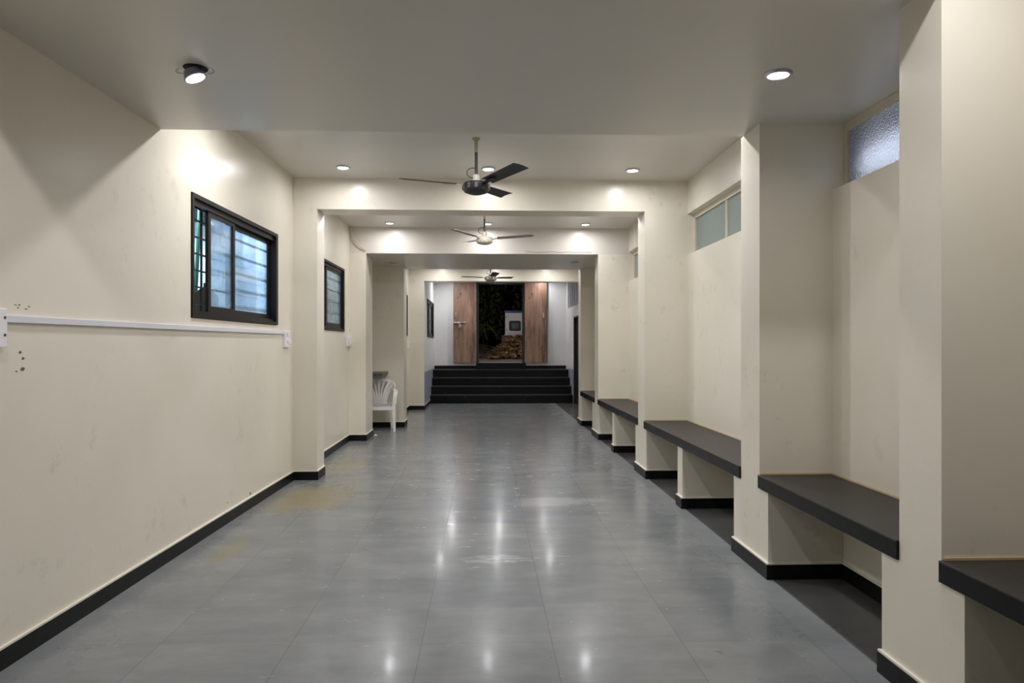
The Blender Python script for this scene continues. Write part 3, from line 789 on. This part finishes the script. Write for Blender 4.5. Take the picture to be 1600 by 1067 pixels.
# the lamp hanging out of its hole
t = thing('ceiling_lamp', 'lit round lamp hanging crooked out of its hole in the low front ceiling, left', 'ceiling lamp', (-1.43, 3.545, ZL), 0, GR)
obj('hole', lathe(B(), [(0, -0.003), (0.058, -0.003), (0.058, -0.001), (0, -0.001)], 24), M['void'], t)
RT = Matrix.Translation((0.0, -0.01, -0.045)) @ Matrix.Rotation(D2R(-22), 4, 'Y') @ Matrix.Rotation(D2R(3), 4, 'X') @ Matrix.Scale(0.85, 4)
obj('body', lathe(B(), [(0, 0.035), (0.050, 0.035), (0.060, 0.0), (0.064, -0.006), (0.056, -0.012), (0.0, -0.010)], 32, RT), M['lamp_body'], t, True)
obj('diffuser', lathe(B(), [(0, -0.015), (0.053, -0.015), (0.053, -0.011), (0, -0.011)], 32, RT), M['lamp_on'], t)
for sx_ in (-1, 1):
    sp = tube(B(), bez((sx_*0.06, 0, -0.03), (sx_*0.10, 0, -0.03), (sx_*0.10, -0.01, -0.015), (sx_*0.075, -0.01, -0.008), 8), 0.004, 6)
    obj('spring_clip', sp, M['chrome'], t)
ld = bpy.data.lights.new('lamp_glow', 'AREA'); ld.shape = 'DISK'; ld.size = 0.095; ld.energy = LOW_W; ld.color = LAMP_COL; ld.spread = D2R(150)
lo = bpy.data.objects.new('lamp_glow', ld); C.objects.link(lo); lo.parent = t; lo.matrix_local = RT @ Matrix.Translation((0, 0, -0.019))
for lab, x in (('left', -1.385), ('middle', 0.038), ('right', 1.474)):
    pl_ = {'left': 'above the near left window side', 'middle': 'behind the black ceiling fan', 'right': 'before the two-pane high window'}[lab]
    downlight('lit round lamp in the first tall bay, %s' % pl_, x, 6.96, ZH, True, LAMP_W*0.55, GR)
    downlight('round lamp just behind the low front ceiling edge, %s of its hidden row' % lab, x, 5.06, ZH, True, LAMP_W*1.45, 'lamps hidden above the low front ceiling')
for lab, x in (('left', -1.35), ('middle', 0.046), ('right', 1.453)):
    pl_ = {'left': 'at the left beside the loose wire', 'middle': 'just right of the beige fan rod', 'right': 'at the right before the cracked beam'}[lab]
    downlight('lit round lamp in the second tall bay, %s' % pl_, x, 10.09, ZH, True, LAMP_W*0.55, GR)
    downlight('round lamp just behind the first cross beam, %s of its hidden row' % lab, x, 8.25, ZH, True, LAMP_W*1.45, 'lamps hidden above the first cross beam')
downlight('unlit dark round lamp in the far low ceiling, left above the plastic chair', -1.516, 11.66, ZB2, False, 0, GR)
downlight('unlit round lamp in the far low ceiling, right near the far benches', 1.473, 11.46, ZB2, False, 0, GR)
for lab, x in (('left', -0.94), ('middle', 0.25), ('right', 1.40)):
    downlight('round lamp before the last cross beam, %s of its hidden row' % lab, x, 15.0, ZH, True, LAMP_W*0.6, 'lamps hidden in the third bay')
    downlight('round lamp over the third bay start, %s of its hidden row' % lab, x, 13.1, ZH, True, LAMP_W*0.8, 'lamps hidden in the third bay')
    downlight('round lamp over the steps, %s of its hidden row' % lab, x+0.12, 18.2 if lab == 'right' else 17.7, ZH, True, LAMP_W*(0.55 if lab == 'right' else 1.15), 'lamps hidden over the steps')
    downlight('round lamp in the bay behind the camera, %s of the nearer row' % lab, {'left': -1.4, 'middle': 0.04, 'right': 1.47}[lab], 2.0, ZH, True, LAMP_W*1.05, 'lamps out of view in the first bay')

# ------------------------------------------------------------------ ceiling fans
def fan(label, x, y, zhub, R, angs, mr, mb, mm, mblade, mcol, motor_r, square=True, pitch=11):
    t = thing('ceiling_fan', label, 'fan', (x, y, zhub), 0, 'ceiling fans along the hall')
    top = ZH-zhub
    obj('canopy', lathe(B(), [(0, top-0.001), (0.034, top-0.001), (0.030, top-0.012), (0.015, top-0.018), (0.0135, top-0.12), (0.0, top-0.12)], 20), M['canopy'], t, True)
    obj('downrod', tube(B(), [(0, 0, 0.07), (0, 0, top-0.1)], 0.0125, 12), mr, t, True)
    obj('collar', lathe(B(), [(0, 0.105), (0.028, 0.105), (0.034, 0.075), (0.03, 0.05), (0.0, 0.05)], 20), mcol, t, True)
    mh = B(); r = motor_r
    lathe(mh, [(0, 0.052), (r*0.45, 0.050), (r*0.92, 0.036), (r, 0.026), (r, -0.024), (r*0.90, -0.040), (r*0.5, -0.056), (0, -0.062)], 40)
    for k in range(12):
        a = 2*PI*k/12; box(mh, r-0.006, r+0.006, -0.012, 0.012, -0.022, 0.022, Matrix.Rotation(a, 4, 'Z'))
    obj('motor_housing', mh, mm, t, True)
    wr = tube(B(), bez((-0.01, -0.012, 0.16), (-0.10, -0.02, 0.17), (-0.10, -0.02, 0.07), (-0.012, -0.02, 0.075), 12), 0.004, 6); obj('wire', wr, M['wire'], t)
    for a in angs:
        Rm = Matrix.Rotation(D2R(a), 4, 'Z')
        bl = B(); p = D2R(pitch); zb = 0.026; ns = 12; rings = []
        for i in range(ns+1):
            u = i/ns; rad = 0.165+(R-0.165)*u
            wd = 0.115+0.018*u
            if not square and i == ns: wd *= 0.6
            row = []
            for (v_, dz) in ((-0.5, 0.0), (-0.2, 0.006), (0.2, 0.006), (0.5, 0.0), (0.5, -0.0025), (0.2, 0.0035), (-0.2, 0.0035), (-0.5, -0.0025)):
                tt = v_*wd; sk_ = 0.025*v_ if square else 0
                c = Vector((rad + sk_*u, tt*math.cos(p) + dz*math.sin(p), -tt*math.sin(p) + dz*math.cos(p) + zb + 0.03*u))
                row.append(bl.verts.new(Rm @ c))
            rings.append(row)
        for A_, B_ in zip(rings, rings[1:]):
            for k in range(8):
                j = (k+1) % 8; bl.faces.new([A_[k], A_[j], B_[j], B_[k]])
        bl.faces.new(rings[0]); bl.faces.new(rings[-1])
        bo = obj('blade', bl, mblade, t, True)
        br = B(); sweep(br, [Rm @ Vector(q) for q in ((motor_r-0.01, 0, 0.012), (0.16, 0, 0.022), (0.27, 0, 0.026))], Rm @ Vector((0, 1, -0.19)), 0.035, 0.006)
        obj('bracket', br, mm if mblade != M['fan_black'] else M['fan_white'] if abs(a-184) < 1 else mblade, bo)
fan('black ceiling fan with wide black blades, nearest of the three fans', -0.07, 5.95, 2.735, 0.63, (184, -56, 64), M['fan_black'], M['fan_black'], M['fan_black'], M['fan_black'], M['fan_white'], 0.112)
fan('beige ceiling fan with a cream motor in the second bay', 0.0, 9.05, 2.755, 0.63, (-6, 114, 232), M['fan_dark'], None, M['fan_cream'], M['fan_beige'], M['fan_cream'], 0.105, False, 7)
fan('small looking far fan with silver motor and dark blades before the oak doors', 0.12, 13.9, 2.725, 0.60, (-80, 40, 160), M['fan_dark'], None, M['fan_silver'], M['fan_dark'], M['fan_silver'], 0.115)

# ------------------------------------------------------------------ wiring on the left wall
def wall_basis(y): return Matrix.Translation((xl(y), y, 0)) @ Matrix.Rotation(-math.atan(0.0229), 4, 'Z')
y0, y1 = 3.13, 7.06; L = y1-y0
t = thing('cable_duct', 'white plastic cable duct running along the near left wall below the window', 'cable duct', (xl(y0), y0, 1.50), -math.atan(0.0229))
sl = math.atan(0.013/L)
bm = box(B(), 0.0, 0.016, 0, L/math.cos(0.0229), 0, 0.034, Matrix.Rotation(sl, 4, 'X'), 0.002); obj('channel', bm, M['pvc'], t)
obj('cover', box(B(), 0.016, 0.019, 0.004, L-0.004, 0.003, 0.031, Matrix.Rotation(sl, 4, 'X')), M['pvc'], t)
def switch(label, M4, w_, h_, knob=True, plugs=0):
    loc = M4.to_translation(); rz = M4.to_euler().z
    t = thing('switch_board', label, 'switch', loc, rz)
    obj('plate', box(B(), 0.0, 0.028, -w_/2, w_/2, -h_/2, h_/2, None, 0.004), M['switch_white'], t)
    if plugs:
        for q in range(plugs):
            pb = B()
            for dy, dz in ((-0.012, 0), (0.012, 0), (0, 0.016)):
                lathe(pb, [(0, 0), (0.0045, 0), (0.0045, 0.002), (0, 0.002)], 8, Matrix.Translation((0.028, -w_*0.15+dy, -h_*0.22+q*0.07+dz)) @ Matrix.Rotation(PI/2, 4, 'Y'))
            obj('socket', pb, M['wire'], t)
    if knob:
        obj('rocker', box(B(), 0.028, 0.042, w_*0.08, w_*0.36, -h_*0.30, -h_*0.08, Matrix.Identity(4), 0.003), M['switch_white'], t)
        obj('indicator', box(B(), 0.028, 0.032, w_*0.10, w_*0.34, h_*0.16, h_*0.24), M['pvc'], t)
    return t
switch('white switch board where the cable duct ends beside the first pier', wall_basis(7.155) @ Matrix.Translation((0.0, 0, 1.466)), 0.17, 0.165, True, 2)
switch('white switch plate below the second left window', Matrix.Translation((-1.99, 10.33, 1.465)), 0.24, 0.15, True, 1)
switch('tiny white switch plate by the far left pier', Matrix.Translation((-1.65, 15.25, 1.41)), 0.20, 0.16)
switch('white switch plate on the wall to the right of the steps', Matrix.Translation((XN, 17.35, 1.49)) @ Matrix.Rotation(PI, 4, 'Z'), 0.12, 0.12)
t = switch('white socket board cut by the left edge, at the start of the cable duct', wall_basis(3.035) @ Matrix.Translation((0.0, 0, 1.476)), 0.19, 0.17, False)
for z in (0.045, -0.03): obj('screw', lathe(B(), [(0, 0), (0.006, 0), (0.006, 0.003), (0, 0.003)], 10, Matrix.Translation((0.028, 0.078, z)) @ Matrix.Rotation(PI/2, 4, 'Y')), M['wire'], t)
# loose cream wire drooping on the face before the far low beam
pts = bez((-1.975, 10.455, 3.145), (-1.93, 10.43, 2.98), (-1.86, 10.43, 2.88), (-1.745, 10.456, 2.80), 16)
tag(obj('cable', tube(B(), pts, 0.009, 8), M['cream_wire'], smooth=True), 'cream wire drooping from the ceiling corner above the second left window', 'cable')
# chipped plaster by the left edge
ch = B()
def chip(u, v, ru, rv):
    # wall point whose outline was read off the photograph
    yy, z = u, v; k = 9; ring = []
    for i in range(k):
        a = 2*PI*i/k; r = 0.7+random.random()*0.5
        ring.append((yy+ru*r*math.cos(a), z+rv*r*math.sin(a)))
    f1 = [ch.verts.new((xl(q[0])+0.0012, q[0], q[1])) for q in ring]; f0 = [ch.verts.new((xl(q[0])-0.002, q[0], q[1])) for q in ring]
    ch.faces.new(f1)
    for i in range(k): j = (i+1) % k; ch.faces.new([f1[i], f0[i], f0[j], f1[j]])
for q in ((3.25, 1.370, 0.010, 0.007), (3.27, 1.342, 0.009, 0.006), (3.265, 1.295, 0.014, 0.008), (3.225, 1.285, 0.007, 0.004),
          (3.245, 1.583, 0.008, 0.003), (3.31, 1.579, 0.007, 0.003), (3.235, 1.570, 0.006, 0.003), (3.29, 1.567, 0.008, 0.0025), (3.22, 1.582, 0.012, 0.002),
          (6.16, 0.125, 0.02, 0.015), (5.65, 0.16, 0.008, 0.006)): chip(*q)
struct('trim_5', ch, M['hole'], label='small chipped spots in the paint of the near left wall')

# ------------------------------------------------------------------ the far left niche: stone counter, plastic chair, scrap of paper
t = thing('stone_counter', 'grey stone counter in the dark left niche behind the chair', 'counter', (-1.82, 11.85, 0))
obj('top', box(B(), -0.42, 0.17, -0.30, 0.305, 0.925, 0.96, None, 0.004), M['grey_stone'], t)
bm = B(); v0 = [(-0.42, 0.925), (0.155, 0.925), (0.125, 0.86), (-0.17, 0.845), (-0.42, 0.845)]
a = [bm.verts.new((x, -0.28, z)) for x, z in v0]; b = [bm.verts.new((x, 0.305, z)) for x, z in v0]
bm.faces.new(a); bm.faces.new(b[::-1])
for i in range(5): bm.faces.new([a[i], b[i], b[(i+1) % 5], a[(i+1) % 5]])
obj('bracket', bm, M['grey_stone'], t)

t = thing('plastic_chair', 'white moulded plastic armchair standing in the left niche', 'chair', (-1.745, 11.73, 0), D2R(8))
sh = 0.425                      # facing -Y
bm = B(); seat = []
nx_, ny_ = 12, 10
for j in range(ny_+1):
    v_ = j/ny_; y_ = -0.24+0.44*v_; hw = 0.235-0.045*v_
    rowv = []
    for i in range(nx_+1):
        u = -1+2*i/nx_
        z = sh - 0.022*(1-u*u)*math.sin(PI*min(1, v_*1.1)) - (0.03*max(0, 0.15-v_)/0.15) + 0.0
        rowv.append(bm.verts.new((u*hw, y_ - 0.03*(1-u*u)*(1-v_), z)))
    seat.append(rowv)
for j in range(ny_):
    for i in range(nx_): bm.faces.new([seat[j][i], seat[j][i+1], seat[j+1][i+1], seat[j+1][i]])
r_ = bmesh.ops.solidify(bm, geom=bm.faces[:], thickness=0.008)
# front apron
fr_ = [(-0.24+0.48*i/10, -0.24-0.03*(1-(-1+2*i/10)**2), sh-0.045) for i in range(11)]
sweep(bm, fr_, (0, 0, 1), 0.05, 0.008)
obj('seat', bm, M['plastic'], t, True)
bk = B()
rim = [(-0.245, 0.13, 0.60), (-0.255, 0.19, 0.70), (-0.21, 0.245, 0.785), (-0.12, 0.268, 0.815), (0, 0.275, 0.822), (0.12, 0.268, 0.815), (0.21, 0.245, 0.785), (0.255, 0.19, 0.70), (0.245, 0.13, 0.60)]
def smooth_pts(P, n=4):
    P = [Vector(p) for p in P]; out = []
    for i in range(len(P)-1):
        a, b, c, d = P[max(i-1, 0)], P[i], P[i+1], P[min(i+2, len(P)-1)]
        for k in range(n):
            q = k/n; out.append(0.5*((2*b)+(c-a)*q+(2*a-5*b+4*c-d)*q*q+(3*b-a-3*c+d)*q**3))
    out.append(P[-1]); return out
sweep(bk, smooth_pts(rim), [(0, 0.25, 1)]*(4*8+1), 0.045, 0.020)
for i in range(9):
    u = -1+2*i/8
    ti = 0.5+u*0.42; rp_ = smooth_pts(rim); top = rp_[int(round(ti*(len(rp_)-1)))]
    sweep(bk, bez((u*0.115, 0.19, sh-0.005), (u*0.125, 0.205, sh+0.13), (u*0.16, 0.235, sh+0.24), top, 8), (1, 0.0, 0), [0.021+0.019*k/8 for k in range(9)], 0.010)
sweep(bk, [(-0.14, 0.19, sh+0.004), (0.14, 0.19, sh+0.004)], (0, 0, 1), 0.03, 0.012)
obj('backrest', bk, M['plastic'], t, True)
for s in (-1, 1):
    ar = B()
    sweep(ar, smooth_pts([(s*0.250, 0.165, 0.66), (s*0.268, 0.08, 0.645), (s*0.272, -0.06, 0.64), (s*0.268, -0.17, 0.625), (s*0.258, -0.215, 0.56), (s*0.250, -0.225, 0.45)]), (1, 0, 0), 0.062, 0.016)
    obj('armrest', ar, M['plastic'], t, True)
    lg_ = B(); sweep(lg_, [(s*0.238, -0.225, sh+0.02), (s*0.243, -0.235, 0.25), (s*0.250, -0.25, 0.0)], (1, 0, 0), [0.062, 0.05, 0.036], 0.03); obj('leg', lg_, M['plastic'], t)
    lg_ = B(); sweep(lg_, [(s*0.19, 0.19, sh), (s*0.20, 0.215, 0.25), (s*0.215, 0.25, 0.0)], (1, 0, 0), [0.06, 0.048, 0.034], 0.03); obj('leg', lg_, M['plastic'], t)
bm = B(); pv = [bm.verts.new(c) for c in ((-0.03, -0.02, 0.003), (0.02, -0.03, 0.012), (0.035, 0.02, 0.004), (-0.005, 0.03, 0.022), (0.0, 0.0, 0.028))]
for a, b in ((0, 1), (1, 2), (2, 3), (3, 0)): bm.faces.new([pv[a], pv[b], pv[4]])
bm.faces.new([pv[3], pv[2], pv[1], pv[0]])
tag(obj('paper_scrap', bm, M['paper'], loc=(-1.69, 11.0, 0.0)), 'crumpled white scrap of paper on the floor in front of the chair', 'paper')
